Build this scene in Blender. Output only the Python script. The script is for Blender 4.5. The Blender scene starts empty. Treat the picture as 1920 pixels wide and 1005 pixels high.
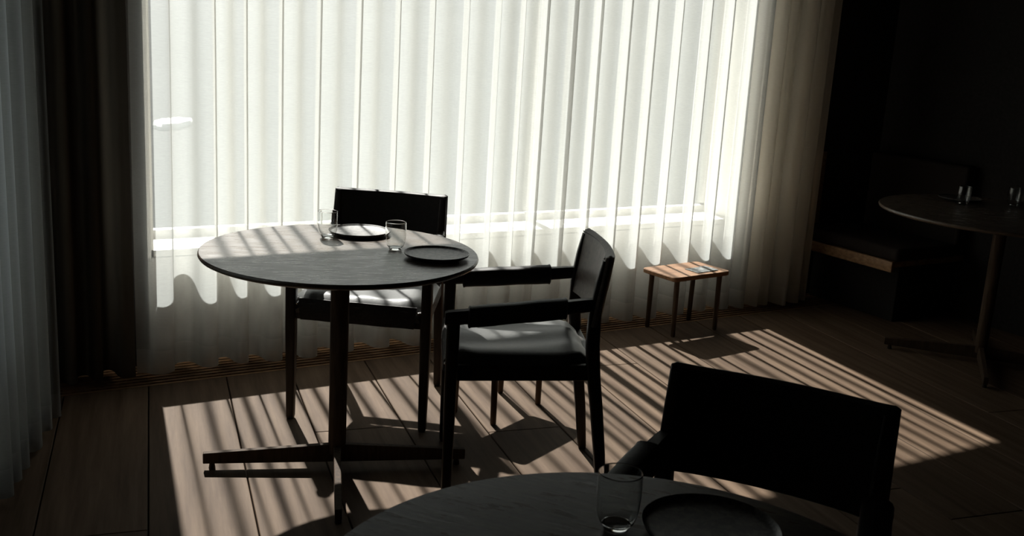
import bpy, bmesh, math, random
from mathutils import Vector, Matrix

random.seed(7)
sc = bpy.context.scene
C = sc.collection

# ------------------------------------------------------------------ camera
CAM_H, PITCH, ROLL, FPX = 1.4529, 0.22953, 0.05953, 1922.4
cd = bpy.data.cameras.new('camera')
cam = bpy.data.objects.new('camera', cd)
C.objects.link(cam)
sc.camera = cam
cd.sensor_fit = 'HORIZONTAL'
cd.sensor_width = 36.0
cd.lens = FPX / 1920.0 * 36.0
fwd = Vector((0, math.cos(PITCH), -math.sin(PITCH)))
rgt = Vector((1, 0, 0))
upv = rgt.cross(fwd)
r2 = rgt * math.cos(ROLL) + upv * math.sin(ROLL)
u2 = -rgt * math.sin(ROLL) + upv * math.cos(ROLL)
m = Matrix((r2, u2, -fwd)).transposed().to_4x4()
m.translation = (0, 0, CAM_H)
cam.matrix_world = m
cd.clip_start = 0.05
cd.clip_end = 500
cd.dof.use_dof = True
cd.dof.focus_distance = 3.35
cd.dof.aperture_fstop = 10.0

# ------------------------------------------------------------------ world, sun, exposure
w = bpy.data.worlds.new('sky')
sc.world = w
w.use_nodes = True
bg = w.node_tree.nodes['Background']
bg.inputs[0].default_value = (0.86, 0.95, 1.0, 1)
bg.inputs[1].default_value = 0.70
SUN_AZ, SUN_EL = math.radians(-22.2), math.radians(43.3)
ld = bpy.data.lights.new('sun', 'SUN')
ld.energy = 32.0
ld.angle = math.radians(0.7)
ld.color = (1.0, 0.965, 0.925)
sun = bpy.data.objects.new('sun', ld)
C.objects.link(sun)
tosun = Vector((math.sin(SUN_AZ) * math.cos(SUN_EL), math.cos(SUN_AZ) * math.cos(SUN_EL), math.sin(SUN_EL)))
sun.rotation_euler = tosun.to_track_quat('Z', 'Y').to_euler()
sun.location = tosun * 12
sc.view_settings.view_transform = 'Standard'
sc.view_settings.look = 'None'
sc.view_settings.exposure = 0.0
sc.view_settings.gamma = 1.0
sc.view_settings.use_curve_mapping = False
sc.cycles.transparent_max_bounces = 40
sc.cycles.max_bounces = 10
sc.cycles.diffuse_bounces = 5
sc.cycles.transmission_bounces = 10
sc.cycles.sample_clamp_indirect = 4.0

# ------------------------------------------------------------------ window wall frame of reference
PH = math.radians(31)
T = Vector((math.cos(PH), math.sin(PH), 0))
N = Vector((math.sin(PH), -math.cos(PH), 0))     # into the room


def W(t, n, z=0.0):
    return T * t + N * n + Vector((0, 0, z))


# ------------------------------------------------------------------ helpers
def link(o, parent=None):
    C.objects.link(o)
    if parent is not None:
        o.parent = parent
    return o


def obj(name, bm, mat, parent=None, smooth=False):
    me = bpy.data.meshes.new(name)
    bmesh.ops.recalc_face_normals(bm, faces=bm.faces)
    bm.to_mesh(me)
    bm.free()
    me.materials.append(mat)
    if smooth:
        for p in me.polygons:
            p.use_smooth = True
        try:
            me.set_sharp_from_angle(angle=math.radians(40))
        except Exception:
            pass
    return link(bpy.data.objects.new(name, me), parent)


def thing(name, label, cat, loc=(0, 0, 0), rotz=0, group=None):
    o = bpy.data.objects.new(name, None)
    o.empty_display_size = 0.1
    C.objects.link(o)
    o.location = loc
    o.rotation_euler = (0, 0, rotz)
    return tag(o, label, cat, group)


def tag(o, label, cat, group=None):
    o['label'] = label
    o['category'] = cat
    if group:
        o['group'] = group
    return o


def struct(o, label=None):
    o['kind'] = 'structure'
    if label:
        o['label'] = label
    return o


def dup(root, loc, rotz, label, group=None, name=None):
    r = root.copy()
    C.objects.link(r)
    if name:
        r.name = name
    r.location = loc
    r.rotation_euler = (0, 0, rotz)
    r['label'] = label
    if group:
        r['group'] = group
    for ch in list(root.children):
        c = ch.copy()
        C.objects.link(c)
        c.parent = r
        for g in ch.children:
            d = g.copy()
            C.objects.link(d)
            d.parent = c
    return r


def box(bm, a, b, X=None, bev=0.0, seg=2):
    """axis aligned box a..b, mapped through X"""
    vs = [Vector((x, y, z)) for z in (a[2], b[2]) for y in (a[1], b[1]) for x in (a[0], b[0])]
    v = [bm.verts.new(X(p) if X else p) for p in vs]
    fs = [bm.faces.new([v[i] for i in q]) for q in
          ((0, 2, 3, 1), (4, 5, 7, 6), (0, 1, 5, 4), (2, 6, 7, 3), (0, 4, 6, 2), (1, 3, 7, 5))]
    if bev:
        es = {e for f in fs for e in f.edges}
        bmesh.ops.bevel(bm, geom=list(es), offset=bev, segments=seg, profile=0.5, affect='EDGES')
    return v


def wbox(bm, a, b, bev=0.0):
    return box(bm, a, b, lambda p: W(p.x, p.y, p.z), bev)


def loft(bm, rings, cap=True, closed=True):
    """join a list of rings (lists of points) with quads"""
    R = [[bm.verts.new(p) for p in r] for r in rings]
    k = len(R[0])
    for i in range(len(R) - 1):
        for j in range(k if closed else k - 1):
            bm.faces.new((R[i][j], R[i][(j + 1) % k], R[i + 1][(j + 1) % k], R[i + 1][j]))
    if cap:
        bm.faces.new(R[0][::-1])
        bm.faces.new(R[-1])
    return R


def rrect(cx, cy, hx, hy, r, z, seg=3):
    pts = []
    for sx, sy, a0 in ((1, 1, 0), (-1, 1, 90), (-1, -1, 180), (1, -1, 270)):
        for i in range(seg + 1):
            a = math.radians(a0 + 90 * i / seg)
            pts.append(Vector((cx + sx * (hx - r) + r * math.cos(a), cy + sy * (hy - r) + r * math.sin(a), z)))
    return pts


def circ(cx, cy, r, z, k=32):
    return [Vector((cx + r * math.cos(2 * math.pi * i / k), cy + r * math.sin(2 * math.pi * i / k), z)) for i in range(k)]


def lathe(bm, prof, k=48, cx=0, cy=0):
    """closed profile [(r,z)...]; r==0 ends collapse to a point"""
    rings = []
    for r, z in prof:
        if r < 1e-6:
            rings.append([bm.verts.new((cx, cy, z))])
        else:
            rings.append([bm.verts.new(p) for p in circ(cx, cy, r, z, k)])
    for a, b in zip(rings, rings[1:]):
        for j in range(k):
            q = [a[j % len(a)], a[(j + 1) % len(a)], b[(j + 1) % len(b)], b[j % len(b)]]
            u = []
            for x in q:
                if x not in u:
                    u.append(x)
            if len(u) >= 3:
                try:
                    bm.faces.new(u)
                except ValueError:
                    pass


# ------------------------------------------------------------------ materials
def mat(name):
    mm = bpy.data.materials.new(name)
    mm.use_nodes = True
    nt = mm.node_tree
    for n in list(nt.nodes):
        if n.type not in ('OUTPUT_MATERIAL', 'BSDF_PRINCIPLED'):
            nt.nodes.remove(n)
    return mm, nt, nt.nodes['Principled BSDF'], nt.nodes['Material Output']


def node(nt, typ, **kw):
    n = nt.nodes.new(typ)
    for k, v in kw.items():
        setattr(n, k, v)
    return n


def noise_chain(nt, scale, nscale, detail=6, rough=0.6, coord='Object', rot=0, objrand=False):
    tc = node(nt, 'ShaderNodeTexCoord')
    mp = node(nt, 'ShaderNodeMapping')
    mp.inputs['Scale'].default_value = scale
    mp.inputs['Rotation'].default_value = (0, 0, rot)
    nt.links.new(tc.outputs[coord], mp.inputs['Vector'])
    if objrand:
        oi = node(nt, 'ShaderNodeObjectInfo')
        mu = node(nt, 'ShaderNodeMath', operation='MULTIPLY')
        mu.inputs[1].default_value = 37.0
        nt.links.new(oi.outputs['Random'], mu.inputs[0])
        cx = node(nt, 'ShaderNodeCombineXYZ')
        for i in range(3):
            nt.links.new(mu.outputs[0], cx.inputs[i])
        nt.links.new(cx.outputs[0], mp.inputs['Location'])
    nz = node(nt, 'ShaderNodeTexNoise')
    nz.inputs['Scale'].default_value = nscale
    nz.inputs['Detail'].default_value = detail
    nz.inputs['Roughness'].default_value = rough
    nt.links.new(mp.outputs[0], nz.inputs['Vector'])
    return nz


def ramp(nt, src, stops):
    cr = node(nt, 'ShaderNodeValToRGB')
    el = cr.color_ramp.elements
    while len(el) < len(stops):
        el.new(0.5)
    for e, (p, col) in zip(el, stops):
        e.position = p
        e.color = (*col, 1)
    nt.links.new(src, cr.inputs[0])
    return cr


def bump(nt, b, src, strength, dist=0.002):
    bp = node(nt, 'ShaderNodeBump')
    bp.inputs['Strength'].default_value = strength
    bp.inputs['Distance'].default_value = dist
    nt.links.new(src, bp.inputs['Height'])
    nt.links.new(bp.outputs[0], b.inputs['Normal'])


def wood(name, dark, light, scale, nscale, rough=0.5, spec=0.3, objrand=False, rot=0, bmp=0.15, var=0.0, p0=.32, p1=.68):
    mm, nt, b, out = mat(name)
    nz = noise_chain(nt, scale, nscale, 8, 0.62, rot=rot, objrand=objrand)
    mid = tuple((a + c) / 2 for a, c in zip(dark, light))
    cr = ramp(nt, nz.outputs['Fac'], [(p0, dark), (.5, mid), (p1, light)])
    col = cr.outputs[0]
    if var:
        oi = node(nt, 'ShaderNodeObjectInfo')
        mr = node(nt, 'ShaderNodeMapRange')
        mr.inputs['To Min'].default_value = 1 - var
        mr.inputs['To Max'].default_value = 1 + var
        nt.links.new(oi.outputs['Random'], mr.inputs['Value'])
        hs = node(nt, 'ShaderNodeHueSaturation')
        nt.links.new(col, hs.inputs['Color'])
        nt.links.new(mr.outputs[0], hs.inputs['Value'])
        col = hs.outputs[0]
    nt.links.new(col, b.inputs['Base Color'])
    b.inputs['Roughness'].default_value = rough
    b.inputs['Specular IOR Level'].default_value = spec
    bump(nt, b, nz.outputs['Fac'], bmp)
    return mm


def plain(name, col, rough=0.8, spec=0.2, nscale=40, var=0.25, bmp=0.1, metal=0.0):
    mm, nt, b, out = mat(name)
    nz = noise_chain(nt, (1, 1, 1), nscale)
    cr = ramp(nt, nz.outputs['Fac'], [(.3, tuple(c * (1 - var) for c in col)), (.7, tuple(c * (1 + var) for c in col))])
    nt.links.new(cr.outputs[0], b.inputs['Base Color'])
    b.inputs['Roughness'].default_value = rough
    b.inputs['Specular IOR Level'].default_value = spec
    b.inputs['Metallic'].default_value = metal
    bump(nt, b, nz.outputs['Fac'], bmp)
    return mm


def sheer(name, transp, colt, cold, weave=900.0):
    """open-weave fabric: part of the light passes straight through, the rest is scattered"""
    mm, nt, b, out = mat(name)
    nt.nodes.remove(b)
    tr = node(nt, 'ShaderNodeBsdfTransparent')
    tr.inputs[0].default_value = (1, 1, 1, 1)
    tl = node(nt, 'ShaderNodeBsdfTranslucent')
    tl.inputs[0].default_value = (*colt, 1)
    df = node(nt, 'ShaderNodeBsdfDiffuse')
    df.inputs[0].default_value = (*cold, 1)
    mx = node(nt, 'ShaderNodeAddShader')
    nt.links.new(tl.outputs[0], mx.inputs[0])
    nt.links.new(df.outputs[0], mx.inputs[1])
    # slub of the yarn: faint uneven density, stretched along the weft
    nz = noise_chain(nt, (14, 14, 160), 3.0, 4, 0.7)
    mr0 = node(nt, 'ShaderNodeMapRange')
    mr0.inputs['From Min'].default_value = .3
    mr0.inputs['From Max'].default_value = .7
    mr0.inputs['To Min'].default_value = max(.004, transp - .04)
    mr0.inputs['To Max'].default_value = transp + .04
    nt.links.new(nz.outputs['Fac'], mr0.inputs['Value'])
    # light crossing the yarns at a slant meets more thread: t ** (1 / cos)
    ge = node(nt, 'ShaderNodeNewGeometry')
    dp = node(nt, 'ShaderNodeVectorMath', operation='DOT_PRODUCT')
    nt.links.new(ge.outputs['Incoming'], dp.inputs[0])
    nt.links.new(ge.outputs['Normal'], dp.inputs[1])
    ab = node(nt, 'ShaderNodeMath', operation='ABSOLUTE')
    nt.links.new(dp.outputs['Value'], ab.inputs[0])
    mxm = node(nt, 'ShaderNodeMath', operation='MAXIMUM')
    mxm.inputs[1].default_value = .04
    nt.links.new(ab.outputs[0], mxm.inputs[0])
    iv = node(nt, 'ShaderNodeMath', operation='DIVIDE')
    iv.inputs[0].default_value = 1.0
    nt.links.new(mxm.outputs[0], iv.inputs[1])
    mr = node(nt, 'ShaderNodeMath', operation='POWER')
    nt.links.new(mr0.outputs[0], mr.inputs[0])
    nt.links.new(iv.outputs[0], mr.inputs[1])
    mf = node(nt, 'ShaderNodeMixShader')
    nt.links.new(mr.outputs[0], mf.inputs[0])
    nt.links.new(mx.outputs[0], mf.inputs[1])
    nt.links.new(tr.outputs[0], mf.inputs[2])
    nt.links.new(mf.outputs[0], out.inputs['Surface'])
    return mm


def thin_glass(name, tint, gl):
    """thin clear pane or glass wall: straight transmission plus a Fresnel reflection"""
    mm, nt, b, out = mat(name)
    nt.nodes.remove(b)
    tr = node(nt, 'ShaderNodeBsdfTransparent')
    tr.inputs[0].default_value = (*tint, 1)
    gs = node(nt, 'ShaderNodeBsdfGlossy')
    gs.inputs['Roughness'].default_value = 0.03
    fr = node(nt, 'ShaderNodeFresnel')
    fr.inputs[0].default_value = gl
    # the same reflectance from both faces of the thin wall
    ge = node(nt, 'ShaderNodeNewGeometry')
    mr = node(nt, 'ShaderNodeMapRange')
    mr.inputs['To Min'].default_value = gl
    mr.inputs['To Max'].default_value = 1.0 / gl
    nt.links.new(ge.outputs['Backfacing'], mr.inputs['Value'])
    nt.links.new(mr.outputs[0], fr.inputs[0])
    mf = node(nt, 'ShaderNodeMixShader')
    nt.links.new(fr.outputs[0], mf.inputs[0])
    nt.links.new(tr.outputs[0], mf.inputs[1])
    nt.links.new(gs.outputs[0], mf.inputs[2])
    nt.links.new(mf.outputs[0], out.inputs['Surface'])
    return mm


PLANK_AZ = math.radians(-19.76)
M_floor = wood('oiled_oak_boards', (.070, .043, .026), (.132, .089, .058), (9, .55, 1), 3.2, .68, .10, True, bmp=.35, var=.13)
M_sub = plain('subfloor', (.012, .009, .007), .95, .05)
M_wall = plain('dark_wall_paint', (.022, .020, .018), .9, .1, 60)
M_reveal = plain('white_window_paint', (.50, .497, .475), .6, .3, 30, .05, .03)
M_white = plain('white_plaster', (.84, .83, .79), .8, .2, 30, .04, .03)
M_ceil = plain('dark_ceiling_paint', (.03, .028, .025), .95, .05, 50)
M_chair = wood('dark_stained_oak', (.012, .008, .005), (.030, .019, .012), (10, 10, 1), 9, .45, .3, bmp=.1)
M_table = wood('grey_brown_oiled_oak_top', (.056, .041, .030), (.105, .080, .058), (2.2, 11, 6), 6.5, .29, .45, bmp=.18, rot=math.radians(25), p0=.36, p1=.62)
nt = M_table.node_tree
nz = [n for n in nt.nodes if n.type == 'TEX_NOISE'][0]
mr = node(nt, 'ShaderNodeMapRange')
for k_, v_ in (('From Min', .38), ('From Max', .62), ('To Min', .36), ('To Max', .26)):
    mr.inputs[k_].default_value = v_
nt.links.new(nz.outputs['Fac'], mr.inputs['Value'])
nt.links.new(mr.outputs[0], nt.nodes['Principled BSDF'].inputs['Roughness'])
M_tleg = wood('smoked_oak_base', (.03, .019, .012), (.07, .045, .028), (10, 10, 1.2), 8, .72, .12, bmp=.1)
M_stool = wood('orange_brown_oak', (.165, .080, .036), (.30, .162, .080), (1.2, 12, 8), 5, .5, .3, bmp=.1)
M_stleg = wood('brown_oak_leg', (.045, .026, .014), (.10, .06, .033), (12, 12, 1), 8, .5, .3, bmp=.1)
M_bench = wood('bench_oak', (.16, .085, .04), (.34, .20, .10), (6, 6, 14), 5, .5, .3, bmp=.1)
M_leather = plain('black_leather', (.020, .0165, .014), .55, .2, 90, .35, .12)
M_sheen_leather = plain('black_leather_painted_sheen', (.13, .104, .087), .5, .3, 60, .3, .1)  # lighter copy of the black leather, window sheen painted into its colour
M_seat = plain('dark_green_black_leather', (.026, .027, .024), .42, .38, 70, .3, .12)
M_cush = plain('brown_black_upholstery', (.016, .011, .0085), .8, .2, 80)
M_sheer = sheer('sheer_linen', .49, (.132, .138, .136), (.53, .52, .49))
M_sheer_hem = sheer('sheer_linen_doubled', .27, (.15, .155, .152), (.46, .45, .425))
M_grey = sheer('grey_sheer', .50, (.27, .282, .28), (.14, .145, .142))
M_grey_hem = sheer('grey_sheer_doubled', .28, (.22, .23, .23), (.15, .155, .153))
M_beige = sheer('beige_drape_cloth', .26, (.36, .342, .312), (.55, .52, .468))
M_beige_hem = sheer('beige_drape_cloth_doubled', .10, (.27, .256, .234), (.57, .54, .485))
M_drape = sheer('shade_painted_drape_cloth', .03, (.03, .026, .021), (.10, .088, .070))  # shade of the left corner is put into this dark cloth colour
M_drape_hem = sheer('shade_painted_drape_cloth_doubled', .01, (.02, .017, .014), (.10, .088, .070))
M_pane = thin_glass('window_glass', (.97, .98, .97), 1.25)
M_steel = plain('polished_steel', (.55, .54, .52), .25, .5, 30, .1, .02, metal=1.0)
M_grille = wood('oak_grille_slat', (.14, .075, .035), (.30, .17, .085), (3, 10, 3), 5, .55, .25, bmp=.1)

mm, nt, b, out = mat('solid_glass_base')
b.inputs['Base Color'].default_value = (.97, .98, .97, 1)
b.inputs['Roughness'].default_value = .02
b.inputs['Transmission Weight'].default_value = 1.0
b.inputs['IOR'].default_value = 1.45
M_gbase = mm

# mottled reactive glaze of the plates
mm, nt, b, out = mat('mottled_stoneware_glaze')
nz = noise_chain(nt, (1, 1, 1), 75, 8, .75)
cr = ramp(nt, nz.outputs['Fac'], [(.42, (.008, .007, .006)), (.5, (.05, .044, .037)), (.57, (.115, .10, .086))])
nt.links.new(cr.outputs[0], b.inputs['Base Color'])
b.inputs['Roughness'].default_value = .42
bump(nt, b, nz.outputs['Fac'], .15)
M_plate = mm
M_plate_rim = plain('dark_stoneware_body', (.03, .026, .022), .6, .3, 60)

# gravel outside
mm, nt, b, out = mat('pale_gravel')
nz = noise_chain(nt, (1, 1, 1), 9, 12, .75)
cr = ramp(nt, nz.outputs['Fac'], [(.28, (.016, .018, .0175)), (.42, (.027, .030, .0293)), (.6, (.033, .0365, .0355)), (.75, (.055, .059, .057))])
nt.links.new(cr.outputs[0], b.inputs['Base Color'])
b.inputs['Roughness'].default_value = .95
b.inputs['Specular IOR Level'].default_value = .1
M_gravel = mm
M_white_slab = plain('matte_white', (.85, .85, .82), .7, .3, 25, .05)

# printed leaflet
mm, nt, b, out = mat('printed_leaflet_paper')
tc = node(nt, 'ShaderNodeTexCoord')
vz = node(nt, 'ShaderNodeTexVoronoi')
vz.inputs['Scale'].default_value = 48
nt.links.new(tc.outputs['Object'], vz.inputs['Vector'])
cr = ramp(nt, vz.outputs['Distance'], [(.2, (.03, .034, .031)), (.5, (.085, .092, .086)), (.8, (.2, .21, .2))])
nt.links.new(cr.outputs[0], b.inputs['Base Color'])
b.inputs['Roughness'].default_value = .55
M_leaf = mm

# ================================================================== the setting
WALL_IN, WALL_OUT = -4.24, -4.52          # window wall faces along N
T_RIGHT, N_FRONT, ZC = 5.10, 0.90, 2.62
WL, WR, ZS, ZH = 0.841, 3.956, 0.487, 2.19   # window opening


def left_x(y, off=0.0):
    return -1.70 - 0.2 * (y - 3.0) - off


cornL = Vector((-1.865, 3.826, 0))
cornR = W(T_RIGHT, WALL_IN)
cornRF = W(T_RIGHT, N_FRONT)
cornLF = Vector((-0.794, -1.528, 0))
room = [cornLF, cornRF, cornR, cornL]     # counter-clockwise

# --- floor boards, each a piece of its own
bm = bmesh.new()
lo = [(p - (sum(room, Vector()) / 4)).normalized() * .2 + p for p in room]
loft(bm, [[Vector((p.x, p.y, -.12)) for p in lo], [Vector((p.x, p.y, -.086)) for p in lo]])
floor = struct(obj('floor', bm, M_sub), 'dark floor of wide oiled oak boards')


def clip(poly, a, b, inside_pt):
    d = b - a
    nrm = Vector((-d.y, d.x, 0))
    if nrm.dot(inside_pt - a) < 0:
        nrm = -nrm
    res = []
    for i in range(len(poly)):
        p, q = poly[i], poly[(i + 1) % len(poly)]
        dp, dq = nrm.dot(p - a), nrm.dot(q - a)
        if dp >= 0:
            res.append(p)
        if dp * dq < 0:
            res.append(p + (q - p) * (dp / (dp - dq)))
    return res


pd = Vector((math.sin(PLANK_AZ), math.cos(PLANK_AZ), 0))
pp = Vector((math.cos(PLANK_AZ), -math.sin(PLANK_AZ), 0))
joints = [-1.55, -1.22, -.93, -.63, -.335, -.032, .268, .532, .859, 1.148, 1.434, 1.783, 2.07, 2.40, 2.70, 3.0, 3.29, 3.58, 3.88, 4.20, 4.5, 4.8, 5.12, 5.45, 5.78]
inside = Vector((.5, 2.5, 0))
GR_IN = -3.985     # the grille strip under the curtain starts here
cuts = [(cornLF, cornRF), (cornRF, cornR), (W(0, GR_IN), W(1, GR_IN)), (cornL, cornLF)]
for i in range(len(joints) - 1):
    a0, a1 = joints[i] + .0022, joints[i + 1] - .0022
    s = -3.0 - random.random() * 2.5
    while s < 7:
        L = random.uniform(2.6, 4.2)
        e = s + L
        poly = [pp * a0 + pd * (s + .0012), pp * a1 + pd * (s + .0012), pp * a1 + pd * (e - .0012), pp * a0 + pd * (e - .0012)]
        for ca, cb in cuts:
            if poly:
                poly = clip(poly, ca, cb, inside)
        if len(poly) >= 3:
            ctr = sum(poly, Vector()) / len(poly)
            bm = bmesh.new()
            loc = []
            for p in poly:
                q = p - ctr
                loc.append(Vector((q.dot(pp), q.dot(pd), 0)))
            c2 = sum(loc, Vector()) / len(loc)
            rings = [[Vector((p.x, p.y, -.0855)) for p in loc], [Vector((p.x, p.y, -.0022)) for p in loc], []]
            for p in loc:
                d = (c2 - p)
                q = p + Vector((math.copysign(min(.0018, abs(d.x)), d.x), math.copysign(min(.0018, abs(d.y)), d.y), 0))
                rings[2].append(q)
            loft(bm, rings)
            o = obj('floorboard', bm, M_floor, floor)
            o.location = ctr
            o.rotation_euler = (0, 0, -PLANK_AZ)
        s = e

# --- heating grille let into the floor along the window
g = struct(bpy.data.objects.new('trim_1', None), 'wooden slatted floor grille running under the sheer curtain')
link(g)
bm = bmesh.new()
wbox(bm, (.40, -4.238, -.085), (5.08, GR_IN, -.060))
obj('trench', bm, M_sub, g)
n0 = GR_IN - .004
for wd, gap in ((.016, .015), (.018, .015), (.018, .015), (.018, .015), (.018, .015), (.018, .015), (.018, .015), (.028, .0)):
    bm = bmesh.new()
    wbox(bm, (.42, n0 - wd, -.028), (5.08, n0, -.001), .0015)
    obj('slat', bm, M_grille, g)
    n0 -= wd + gap

# --- window wall with its opening
bm = bmesh.new()
wbox(bm, (-.05, WALL_OUT, -.1), (T_RIGHT + .28, WALL_IN, ZS - .03))
wbox(bm, (-.05, WALL_OUT, ZH), (T_RIGHT + .28, WALL_IN, ZC + .1))
wbox(bm, (-.05, WALL_OUT, ZS - .03), (WL - .0105, WALL_IN, ZH))
wbox(bm, (WR + .0105, WALL_OUT, ZS - .03), (T_RIGHT + .28, WALL_IN, ZH))
struct(obj('wall_back', bm, M_wall), 'dark window wall behind the sheer curtains')

# --- left wall, with a second window behind the left curtain
ld_ = Vector((-0.2, 1.0, 0)).normalized()
ln_ = Vector((1.0, 0.2, 0)).normalized()
lo_ = Vector((left_x(3.0), 3.0, 0))


def LW(s, d, z=0.0):
    return lo_ + ld_ * s + ln_ * d + Vector((0, 0, z))


def lbox(bm, a, b, bev=0.0):
    return box(bm, a, b, lambda p: LW(p.x, p.y, p.z), bev)


S0, S1, LA, LB = -4.75, .95, -1.0, .06
bm = bmesh.new()
lbox(bm, (S0, -.28, -.1), (S1, 0, ZS - .03))
lbox(bm, (S0, -.28, ZH), (S1, 0, ZC + .1))
lbox(bm, (S0, -.28, ZS - .03), (LA - .0105, 0, ZH))
lbox(bm, (LB + .0105, -.28, ZS - .03), (S1, 0, ZH))
struct(obj('wall_left', bm, M_wall), 'dark left wall behind the grey curtain')

bm = bmesh.new()
wbox(bm, (T_RIGHT, WALL_IN, -.1), (T_RIGHT + .2, N_FRONT + .2, ZC + .1))
struct(obj('wall_right', bm, M_wall), 'unlit dark wall on the right')
bm = bmesh.new()
dF = (cornRF - cornLF)
nF = Vector((dF.y, -dF.x, 0)).normalized()
p0, p1 = cornLF - dF.normalized() * .3, cornRF + dF.normalized() * .2
loft(bm, [[v + Vector((0, 0, z)) for v in (p0, p0 + nF * .2, p1 + nF * .2, p1)] for z in (-.1, ZC + .1)])
struct(obj('wall_front', bm, M_wall), 'dark wall behind the viewer')
bm = bmesh.new()
loft(bm, [[Vector((p.x, p.y, z)) for p in lo] for z in (ZC, ZC + .15)])
struct(obj('ceiling', bm, M_ceil), 'dark ceiling')


# --- windows: frame members, mullion, panes and sill are parts
def window(name, B, a, bb, mull, din, label, fw=.05):
    """B(s, depth, z) maps to the world, depth 0 at the inner wall face, negative outwards"""
    r = struct(bpy.data.objects.new(name, None), label)
    link(r)

    def part(nm, p, q, mt, bev=.003):
        bm = bmesh.new()
        box(bm, p, q, lambda v: B(v.x, v.y, v.z), bev)
        return obj(nm, bm, mt, r)
    part('window_sill', (a - .0, -.235, ZS - .03), (bb + .0, .0, ZS), M_reveal)
    part('bottom_rail', (a, -.28, ZS - .03), (bb, -.236, ZS + .035), M_reveal)
    part('top_rail', (a, -.28, ZH - .012), (bb, -.236, ZH), M_reveal)
    part('jamb', (a, -.28, ZS + .046), (a + .012, -.236, ZH - .013), M_reveal)
    part('jamb', (bb - .012, -.28, ZS + .046), (bb, -.236, ZH - .013), M_reveal)
    part('reveal', (a - .010, -.235, ZS + .001), (a, .0, ZH), M_white, 0)
    part('reveal', (bb, -.235, ZS + .001), (bb + .010, .0, ZH), M_white, 0)
    part('apron', (a - (.025 if mull else .11), .0005, .0), (bb + .52 if mull else bb + .05, .008, ZS - .031), M_reveal, 0)
    part('casing', (a - (.025 if mull else .11), .0005, ZS - .030), (a - .0105, .008, ZC - .02), M_white, 0)
    part('casing', (bb + .0105, .0005, ZS - .030), (bb + .52 if mull else bb + .05, .008, ZC - .02), M_white, 0)
    xs = [a + .012] + mull + [bb - .012]
    for mx in mull:
        part('mullion', (mx - .022, -.28, ZS + .046), (mx + .022, -.236, ZH - .013), M_reveal)
    for i in range(len(xs) - 1):
        x0 = xs[i] + (.023 if i else .001)
        x1 = xs[i + 1] - (.023 if i < len(xs) - 2 else .001)
        part('pane', (x0, -.262, ZS + .046), (x1, -.256, ZH - .013), M_pane, 0)
    return r


window('window_1', lambda s, d, z: W(s, WALL_IN + d, z), WL, WR, [2.775], 0, 'wide sunlit window with white frame and sill behind the curtain')
window('window_2', lambda s, d, z: LW(s, d, z), LA, LB, [], 0, 'window behind the grey curtain on the left')

# --- outside: pale ground and a white slab standing in for an unidentified spot
bm = bmesh.new()
prof = [(WALL_OUT - .01, -.12), (-14, -.12), (-22, .25), (-36, 1.7), (-60, 6.0), (-85, 11.0)]   # level, then rising to a bank
loft(bm, [[W(-70, n, z), W(70, n, z), W(70, n, z - .06), W(-70, n, z - .06)] for n, z in prof])
struct(obj('ground_outside', bm, M_gravel), 'pale gravel ground outside the window')
bm = bmesh.new()
random.seed(3)
lp = []
for i in range(22):
    a = 2 * math.pi * i / 22
    k = 1 + random.uniform(-.12, .12)
    lp.append((.21 * k * math.cos(a), .52 * k * math.sin(a)))
loft(bm, [[Vector((x * f, y * f, z)) for x, y in lp] for f, z in ((1, 0), (1, .05), (.93, .085))])
o = tag(obj('white_slab', bm, M_white_slab), 'bright white flat patch on the ground outside, seen through the left curtain', 'patch')
o.location = (-4.72, 13.98, -.12)


# ================================================================== curtains
def plan_nodes(nodes, bfun, per=14):
    """smooth omega-fold plan through alternating front/back nodes"""
    pts = []
    for i in range(len(nodes) - 1):
        (ta, na), (tb, nb) = nodes[i], nodes[i + 1]
        d = tb - ta
        bb = bfun((ta + tb) / 2, nb > na) * min(1.0, d / .08)
        for k in range(per):
            u = k / per
            nn = (na + nb) / 2 + (na - nb) / 2 * math.cos(math.pi * u)
            tt = ta + d * u + bb * math.sin(2 * math.pi * u)
            pts.append((tt, nn))
    pts.append(nodes[-1])
    return pts


def curtain(name, label, pts, B, z0, zhem, z1, mid, seed, fab=None, hem=None):
    rnd = random.Random(seed)
    root = thing(name, label, 'curtain', B(mid[0], mid[1], 0))
    off = Vector(root.location)
    ph = [rnd.uniform(0, 6.28) for _ in range(4)]

    def P(t, n, z):
        k = (z / 2.6)
        am = .92 + .10 * (1 - k)
        n2 = mid[1] + (n - mid[1]) * am
        t2 = t + .006 * math.sin(2.1 * t + ph[0]) * (1 - k) + .004 * math.sin(7 * t + 1.5 * z + ph[1]) * (1 - k)
        return B(t2, n2, z) - off

    def sheet(nm, zs, mt):
        bm = bmesh.new()
        loft(bm, [[P(t, n, z + (.006 * math.sin(9 * t + ph[2]) if j == 0 and nm == 'hem' else 0)) for t, n in pts] for j, z in enumerate(zs)], cap=False, closed=False)
        o = obj(nm, bm, mt, root)
        for p in o.data.polygons:
            p.use_smooth = True
        return o
    sheet('fabric', [zhem, .35, .8, 1.3, 1.8, 2.2, z1], fab or M_sheer)
    sheet('hem', [z0, zhem], hem or M_sheer_hem)
    return root


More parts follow.
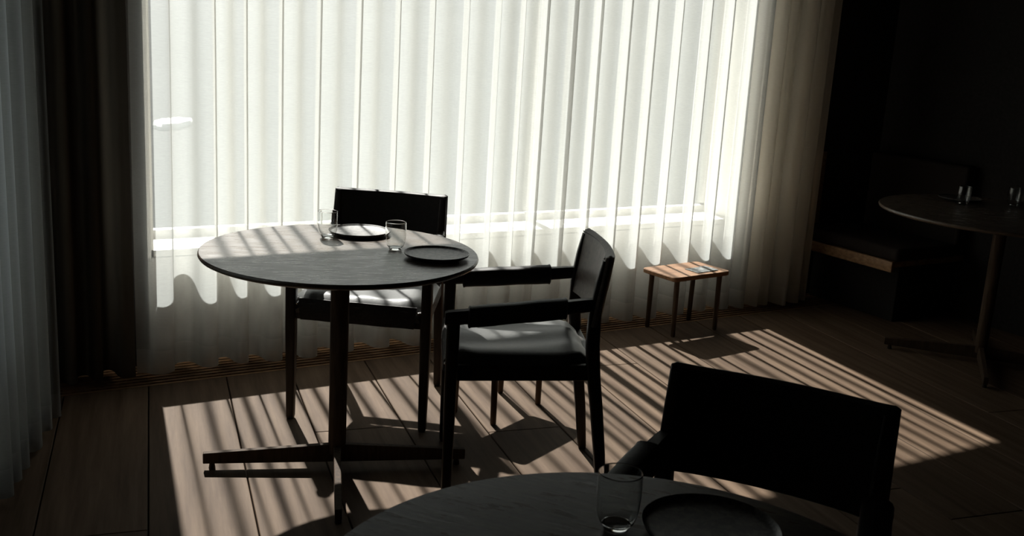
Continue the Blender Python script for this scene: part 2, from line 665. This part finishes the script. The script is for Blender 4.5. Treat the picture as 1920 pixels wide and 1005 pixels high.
NF, NB = -4.045, -4.158
rnd = random.Random(11)
back = [.935, 1.092, 1.215, 1.37, 1.53, 1.70, 1.875, 2.03, 2.20, 2.365]
nodes = []
tt = .36
k = 0
while tt < .69:                      # gathered folds in the corner
    nodes.append((tt, (NF + .0 if k % 2 else NB + .01) + rnd.uniform(-.02, .015)))
    tt += rnd.uniform(.036, .055)
    k += 1
nodes.append((.725, NF + .005))
ptsD = plan_nodes(nodes, lambda t, out: .010)
curtain('drape', 'drape gathered in the left corner beside the sheer curtain, corner shade painted into its dark brown', ptsD,
        W, .02, .10, 2.60, (.55, -4.10), 9, M_drape, M_drape_hem)
nodes = [(.738, NF - .055), (.835, NF)]
for i, bt in enumerate(back):
    nodes.append((bt, NB + rnd.uniform(-.006, .006)))
    nx = back[i + 1] if i + 1 < len(back) else 2.48
    nodes.append(((bt + nx) / 2 + rnd.uniform(-.006, .006), NF + rnd.uniform(-.008, .008)))
nodes[-1] = (2.415, NF)
nodes.append((2.462, NB + .03))
nodes.append((2.5075, NF + .01))
ptsL = plan_nodes(nodes, lambda t, out: (.0095 if out else .0165) + .002 * math.sin(5 * t))
curtain('sheer_curtain', 'white sheer curtain panel behind the set round table, left of the window mullion', ptsL,
        W, .022, .118, 2.60, (1.5, -4.10), 1)
back = [2.60, 2.76, 2.905, 3.075, 3.228, 3.395, 3.565, 3.717, 3.865]
nodes = [(2.5095, NF + .012)]
for i, bt in enumerate(back):
    nodes.append((bt, NB + rnd.uniform(-.006, .006)))
    nx = back[i + 1] if i + 1 < len(back) else 4.0
    nodes.append((bt + (nx - bt) * .42 + rnd.uniform(-.006, .006), NF + rnd.uniform(-.008, .008)))
nodes.append((3.950, NF - .045))
ptsR = plan_nodes(nodes, lambda t, out: (.007 if out else .026) + .002 * math.sin(5 * t))
curtain('sheer_curtain', 'white sheer curtain panel behind the low stool, right of the window mullion', ptsR,
        W, .022, .118, 2.60, (3.2, -4.10), 2)
nodes = [(3.953, NF - .03)]
tt = 3.985
k = 0
while tt < 4.47:                     # gathered folds at the right end
    nodes.append((tt, (NF + .005 if k % 2 else NB + .01) + rnd.uniform(-.03, .025)))
    tt += rnd.uniform(.035, .075)
    k += 1
ptsE = plan_nodes(nodes, lambda t, out: .012)
curtain('drape', 'beige drape gathered in folds at the right end of the window', ptsE,
        W, .02, .12, 2.60, (4.2, -4.10), 12, M_beige, M_beige_hem)
# curtain of the left wall
nodes = []
tt = -1.25
k = 0
while tt < .385:
    nodes.append((tt, (.215 if k % 2 else .115) + rnd.uniform(-.012, .012)))
    tt += rnd.uniform(.04, .10)
    k += 1
ptsS = plan_nodes(nodes, lambda t, out: .014)
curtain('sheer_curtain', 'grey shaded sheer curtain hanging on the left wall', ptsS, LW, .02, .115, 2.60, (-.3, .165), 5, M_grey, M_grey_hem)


# ================================================================== tables
def make_table(name, label, R, loc, rotz, mrot=0):
    t = thing(name, label, 'table', loc, rotz)
    bm = bmesh.new()
    lathe(bm, [(0, .713), (R - .035, .713), (R - .012, .717), (R - .003, .7215), (R, .727), (R - .001, .732), (R - .004, .735), (0, .735)], 96)
    obj('table_top', bm, M_table, t, True)
    bm = bmesh.new()
    rings = []
    for z, r in ((.712, .031), (.60, .030), (.30, .029), (.09, .029), (.05, .028)):
        rings.append(circ(0, 0, r, z, 24))
    loft(bm, rings)
    obj('column', bm, M_tleg, t, True)
    bm = bmesh.new()
    lathe(bm, [(0, .700), (.11, .700), (.115, .706), (.115, .7125), (0, .7125)], 40)
    obj('mounting_plate', bm, M_tleg, t, True)
    L = R - .008 if R < .5 else .44
    for i in range(4):
        a = math.pi / 2 * i
        bm = bmesh.new()

        def ring(x, z0, z1, hw):
            return [Vector((x, -hw, z0)), Vector((x, hw, z0)), Vector((x, hw, z1)), Vector((x, -hw, z1))]
        loft(bm, [ring(.0108 if i % 2 else -.0, .021, .083, .0115), ring(L, .021, .056, .0105)])
        bmesh.ops.bevel(bm, geom=list(bm.edges), offset=.002, segments=1, affect='EDGES')
        f = obj('foot', bm, M_tleg, t)
        f.rotation_euler = (0, 0, a)
        bm = bmesh.new()
        lathe(bm, [(0, 0), (.010, 0), (.011, .003), (.008, .022), (0, .022)], 16, L - .028, 0)
        obj('glide', bm, M_chair, f, True)
    return t


make_table('round_table', 'round oak pedestal table set with two plates, in the sun stripes', .4365, (-.544, 3.169, 0), math.radians(10.8))
make_table('round_table', 'dark round table in the near foreground, cut by the bottom edge', .4365, (.183, 1.169, 0), math.radians(-20))
make_table('round_table', 'large unlit round table in the dark right of the room', .56, (2.30, 4.80, 0), math.radians(-20))


# ================================================================== chairs
def tube_path(bm, path):
    """sweep: path of (centre, hx, hy) horizontal rounded sections going up"""
    loft(bm, [rrect(cx, cy, hx, hy, min(hx, hy) * .45, z, 3) for (cx, cy, z, hx, hy) in path])


def make_chair(label, loc, rotz):
    t = thing('armchair', label, 'chair', loc, rotz, 'dark leather armchairs')
    FX, FY, RX = .248, -.246, .210
    for s in (-1, 1):
        bm = bmesh.new()
        tube_path(bm, [(s * FX, FY, 0.0, .012, .012), (s * FX, FY, .012, .0145, .0145), (s * FX, FY, .35, .019, .0185), (s * FX, FY, .50, .019, .0195), (s * FX, FY, .618, .018, .020)])
        obj('front_leg', bm, M_chair, t, True)
        bm = bmesh.new()
        pth = []
        for z, y, hx, hy in ((0, .252, .0125, .0125), (.012, .250, .015, .015), (.16, .234, .017, .018), (.30, .215, .018, .0195), (.42, .196, .018, .021), (.52, .186, .018, .021), (.62, .186, .0165, .019), (.72, .198, .015, .016), (.785, .210, .013, .013)):
            pth.append((s * RX, y, z, hx, hy))
        tube_path(bm, pth)
        obj('rear_leg', bm, M_chair, t, True)
        # armrest, rising to the back, let into the post
        bm = bmesh.new()
        rings = []
        for y, z, hx, hz in ((-.272, .600, .017, .018), (-.262, .600, .0195, .021), (-.10, .617, .020, .0205), (.05, .632, .0195, .0205), (.15, .644, .016, .020), (.205, .650, .012, .018)):
            x = s * (FX + (RX - FX) * (y - FY) / .45)
            rings.append([Vector((x + px, y, z + pz)) for px, pz in ((hx, -hz * .7), (hx, hz * .7), (hx * .7, hz), (-hx * .7, hz), (-hx, hz * .7), (-hx, -hz * .7), (-hx * .7, -hz), (hx * .7, -hz))])
        loft(bm, rings)
        arm = obj('armrest', bm, M_chair, t, True)
        bm = bmesh.new()
        rings = []
        ys = [-.203, -.200, -.193] + [-.193 + .28 * i / 8 for i in range(1, 9)] + [.094, .097]
        for j, y in enumerate(ys):
            sh = 1.0
            if j in (0, len(ys) - 1):
                sh = .90
            elif j in (1, len(ys) - 2):
                sh = 1.06
            wob = 1 + .025 * math.sin(40 * y + s)
            hx, hz = .0285 * sh * wob, .031 * sh * wob
            z = .606 + (y + .2) * .103 - .002
            x = s * (FX + (RX - FX) * (y - FY) / .45)
            ring = []
            for k in range(16):
                a = 2 * math.pi * k / 16
                ca, sa = math.cos(a), math.sin(a)
                e = .55
                ring.append(Vector((x + hx * math.copysign(abs(ca) ** e, ca), y, z + hz * math.copysign(abs(sa) ** e, sa))))
            rings.append(ring)
        loft(bm, rings)
        sl = obj('leather_sleeve', bm, M_leather, arm, True)
        # side rail
        bm = bmesh.new()
        v = []
        rings = []
        for y, x in ((FY, FX), (.20, RX)):
            rings.append([Vector((s * x + px, y, z)) for px, z in ((-.011, .405), (.011, .405), (.011, .455), (-.011, .455))])
        loft(bm, rings)
        bmesh.ops.bevel(bm, geom=list(bm.edges), offset=.002, segments=1, affect='EDGES')
        obj('side_rail', bm, M_chair, t)
    for nm, y, x, za, zb in (('front_rail', FY, FX, .388, .450), ('rear_rail', .20, RX, .395, .450)):
        bm = bmesh.new()
        box(bm, (-x, y - .011, za), (x, y + .011, zb), None, .003)
        obj(nm, bm, M_chair, t)
    # seat: a leather pad pulled over the rails, hollow in the middle, rolled front edge
    bm = bmesh.new()
    nu, nv = 18, 16
    top, bot = [], []
    for i in range(nu + 1):
        u = -1 + 2 * i / nu
        rt, rb = [], []
        for j in range(nv + 1):
            v_ = j / nv
            y = -.268 + .455 * v_
            hw = .226 + (.192 - .226) * v_
            hw += .031 * min(1.0, max(0.0, (v_ - .10) / .08), max(0.0, (.90 - v_) / .08))
            x = hw * u
            eu = max(0.0, (abs(u) - .80) / .20)
            ef = max(0.0, (.10 - v_) / .10)
            eb = max(0.0, (v_ - .90) / .10)
            z = .487 - .010 * (1 - u * u) * math.sin(math.pi * min(1, v_ * 1.05)) - .030 * eu ** 2.2 - .034 * ef ** 2 - .028 * eb ** 2
            z += .0025 * math.sin(9 * u + 4 * v_) * (1 - eu) * (1 - ef)
            rt.append(bm.verts.new((x, y, z)))
            rb.append(bm.verts.new((x, y + (.0 if v_ > .06 else .006), min(z - .006, .452 - .040 * ef))))
        top.append(rt)
        bot.append(rb)
    for i in range(nu):
        for j in range(nv):
            bm.faces.new((top[i][j], top[i + 1][j], top[i + 1][j + 1], top[i][j + 1]))
            bm.faces.new((bot[i][j], bot[i][j + 1], bot[i + 1][j + 1], bot[i + 1][j]))
    for j in range(nv):
        bm.faces.new((top[0][j], top[0][j + 1], bot[0][j + 1], bot[0][j]))
        bm.faces.new((top[nu][j + 1], top[nu][j], bot[nu][j], bot[nu][j + 1]))
    for i in range(nu):
        bm.faces.new((top[i + 1][0], top[i][0], bot[i][0], bot[i + 1][0]))
        bm.faces.new((top[i][nv], top[i + 1][nv], bot[i + 1][nv], bot[i][nv]))
    seat = obj('seat', bm, M_seat, t, True)
    # leather tongue hanging over the front rail
    bm = bmesh.new()
    rings = []
    for y, z in ((-.262, .468), (-.269, .455), (-.271, .43), (-.270, .405), (-.268, .390)):
        hw = .215 - (.455 - z) * .12 if z < .455 else .215
        rings.append([Vector((hw * (-1 + 2 * i / 12), y + .002 * math.sin(i * 1.3), z)) for i in range(13)]
                     + [Vector((hw * (1 - 2 * i / 12), y + .005 + .002 * math.sin((12 - i) * 1.3), z)) for i in range(13)])
    loft(bm, rings)
    obj('front_flap', bm, M_leather, seat, True)
    for s in (-1, 1):
        bm = bmesh.new()
        bmesh.ops.create_uvsphere(bm, u_segments=10, v_segments=6, radius=.0045)
        o = obj('stud', bm, M_steel, seat, True)
        o.location = (s * .222, -.264, .448)
    # backrest: leather sleeve stretched between the posts, bowed backwards
    bm = bmesh.new()
    nx, nz = 28, 14
    fr, bk = [], []
    for i in range(nx + 1):
        u = -1 + 2 * i / nx
        u = math.copysign(1 - (1 - abs(u)) ** 1.5, u)
        ca, cb = [], []
        for j in range(nz + 1):
            v_ = j / nz
            z = .580 + .218 * (.5 - .5 * math.cos(math.pi * v_) * (.72 + .28 * math.cos(math.pi * v_) ** 2))
            edge = max(0.0, (abs(u) - .90) / .10)
            vv = 2 * v_ - 1
            e_ = max(0.0, (abs(vv) - .86) / .14)
            hw = .2285 - .006 * (v_ - .5) - .010 * (1 - math.sqrt(max(0.0, 1 - e_ * e_)))
            yc = .178 + .040 * v_ + .026 * (1 - u * u)
            th = .0215 - .009 * (1 - abs(u) ** 3)
            th = .0025 + (th - .0025) * math.sqrt(max(0.0, 1 - abs(u) ** 14)) * math.sqrt(max(0.0, 1 - abs(vv) ** 8))
            zz = z + .004 * abs(u) ** 6 * vv
            ca.append(bm.verts.new((hw * u, yc - th, zz)))
            cb.append(bm.verts.new((hw * u, yc + th, zz)))
        fr.append(ca)
        bk.append(cb)
    for i in range(nx):
        for j in range(nz):
            bm.faces.new((fr[i][j], fr[i + 1][j], fr[i + 1][j + 1], fr[i][j + 1]))
            bm.faces.new((bk[i][j], bk[i][j + 1], bk[i + 1][j + 1], bk[i + 1][j]))
        bm.faces.new((fr[i][nz], fr[i + 1][nz], bk[i + 1][nz], bk[i][nz]))
        bm.faces.new((fr[i + 1][0], fr[i][0], bk[i][0], bk[i + 1][0]))
    for j in range(nz):
        bm.faces.new((fr[0][j], fr[0][j + 1], bk[0][j + 1], bk[0][j]))
        bm.faces.new((fr[nx][j + 1], fr[nx][j], bk[nx][j], bk[nx][j + 1]))
    bkr = obj('backrest', bm, M_leather, t, True)
    # raised seam along the upper edge
    bm = bmesh.new()
    rings = []
    for i in range(25):
        u = -.95 + 1.9 * i / 24
        yc = .178 + .040 * .97 + .026 * (1 - u * u) - .012 - .0085 * abs(u) ** 3
        rings.append([Vector((.2255 * u, yc + .0022 * math.cos(a), .790 + .002 * abs(u) ** 4 + .0022 * math.sin(a))) for a in [2 * math.pi * k / 6 for k in range(6)]])
    loft(bm, rings)
    obj('seam', bm, M_leather, bkr, True)
    return t


ch = make_chair('black leather armchair behind the set round table, its back against the bright curtain', (-.5147, 3.784, 0), math.radians(-6.0))
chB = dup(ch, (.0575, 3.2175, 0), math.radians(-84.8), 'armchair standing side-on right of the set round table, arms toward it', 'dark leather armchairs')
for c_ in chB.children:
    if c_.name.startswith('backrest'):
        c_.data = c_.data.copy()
        c_.data.materials[0] = M_sheen_leather
        c_['label'] = 'black leather back, its soft sheen painted as a lighter brown'
dup(ch, (.449, 1.733, 0), math.radians(-26.3), 'unlit black armchair at the foreground table, its broad back in the sun stripes', 'dark leather armchairs')


# ================================================================== low stools
def make_stool(label, loc, rotz):
    t = thing('low_stool', label, 'stool', loc, rotz, 'low bag stools')
    H = .312
    bm = bmesh.new()
    loft(bm, [rrect(0, 0, .190, .112, .018, H - .024, 5), rrect(0, 0, .197, .119, .021, H - .020, 5), rrect(0, 0, .198, .120, .022, H - .004, 5), rrect(0, 0, .195, .117, .02, H, 5)])
    obj('seat', bm, M_stool, t, True)
    for sx in (-1, 1):
        for sy in (-1, 1):
            bm = bmesh.new()
            loft(bm, [circ(sx * x, sy * y, r, z, 16) for x, y, r, z in ((.149, .093, .0095, 0), (.149, .093, .0115, .004), (.150, .091, .0125, .15), (.151, .089, .0135, H - .023))])
            obj('leg', bm, M_stleg, t, True)
    return t


st = make_stool('low wooden stool by the curtain with a leaflet on it', (.886, 5.085, 0), math.radians(36.5))
dup(st, (-.027, 3.794, 0), math.radians(55), 'low stool mostly hidden behind the side-on armchair, only its legs showing', 'low bag stools')

# leaflet on the stool
t = thing('leaflet', 'small grey printed leaflet lying on the low stool', 'leaflet', (.962, 5.088, .3125), math.radians(36.5))
bm = bmesh.new()
box(bm, (-.072, -.047, 0), (.040, .047, .003), None, .0008, 1)
obj('cover', bm, M_leaf, t)
bm = bmesh.new()
box(bm, (.036, -.046, .003), (.078, .050, .005), None, .0008, 1)
obj('inner_sheet', bm, M_leaf, t)


# ================================================================== plates and glasses
def make_plate(label, loc, rotz=0):
    t = thing('plate', label, 'plate', loc, rotz, 'stoneware plates')
    bm = bmesh.new()
    lathe(bm, [(0, .010), (.091, .010), (.0975, .0115), (.101, .0155), (.1030, .0165), (.1035, .0150), (.100, .0095), (.090, .0045), (.070, .0030), (0, .0030)], 72)
    o = obj('dish', bm, M_plate, t, True)
    bm = bmesh.new()
    lathe(bm, [(.062, .004), (.062, 0), (.070, 0), (.072, .004)], 48)
    obj('foot_ring', bm, M_plate_rim, t, True)
    return t


ZT = .7352
p0 = make_plate('flat stoneware plate in front of the armchair facing us, partly behind a glass', (-.530, 3.441, ZT), .3)
dup(p0, (-.240, 3.155, ZT), 1.9, 'mottled flat plate at the right edge of the set table', 'stoneware plates')
dup(p0, (.319, 1.405, ZT), 2.6, 'unlit flat plate on the foreground table before the dark chair back', 'stoneware plates')
dup(p0, (2.245, 5.17, ZT), 4.0, 'barely visible plate on the large dark table by its glasses', 'stoneware plates')


def make_tumbler(label, loc):
    t = thing('drinking_glass', label, 'glass', loc, 0, 'water tumblers')
    bm = bmesh.new()
    outer = [(.0225, .0085), (.0262, .0130), (.0295, .021), (.0318, .032), (.0330, .046), (.0335, .058), (.0335, .072), (.0332, .083), (.03305, .0895), (.0330, .0905)]
    lathe(bm, outer + [(.0325, .0915)] + [(r - .0010, z) for r, z in reversed(outer[1:])] + [(.0215, .0098), outer[0]], 48)
    bmesh.ops.remove_doubles(bm, verts=bm.verts, dist=1e-5)
    obj('wall', bm, M_gbase, t, True)
    bm = bmesh.new()
    lathe(bm, [(0, 0), (.0165, 0), (.0195, .0018), (.0222, .0080), (.0208, .0094), (.012, .0084), (0, .0080)], 40)
    obj('base', bm, M_gbase, t, True)
    return t


g0 = make_tumbler('empty tumbler on the set table left of the rear plate', (-.622, 3.353, ZT))
dup(g0, (-.380, 3.234, ZT), .4, 'empty tumbler between the two plates of the set table', 'water tumblers')
dup(g0, (.178, 1.405, ZT), 1.0, 'dim tumbler on the foreground table at the bottom edge', 'water tumblers')
dup(g0, (2.197, 5.02, ZT), 2.0, 'left tumbler of the pair on the large dark table', 'water tumblers')
dup(g0, (2.47, 5.07, ZT), 2.5, 'right tumbler of the pair on the large dark table', 'water tumblers')

# ================================================================== bench on the right
t = thing('bench', 'built-in bench with oak front edge and dark cushion, beyond the curtain end', 'bench', W(4.75, -3.90, 0), PH)


def bl(p):
    return Vector((p.x - 4.75, -(p.y + 3.90), p.z))


def bbox(nm, a, b, mt, bev):
    bm = bmesh.new()
    box(bm, a, b, bl, bev, 3)
    return obj(nm, bm, mt, t, True)


bbox('front_board', (4.485, -4.215, .300), (4.507, -3.545, .358), M_bench, .003)
bbox('seat_board', (4.508, -4.215, .325), (5.085, -3.548, .357), M_bench, .003)
bbox('plinth', (4.62, -4.215, 0), (5.085, -3.60, .324), M_wall, .003)
bbox('cushion', (4.490, -4.205, .359), (4.985, -3.52, .432), M_cush, .022)
bbox('back_cushion', (4.990, -4.205, .40), (5.088, -3.54, .86), M_cush, .02)
bbox('post', (4.56, -4.232, .44), (4.62, -4.208, .86), M_bench, .003)
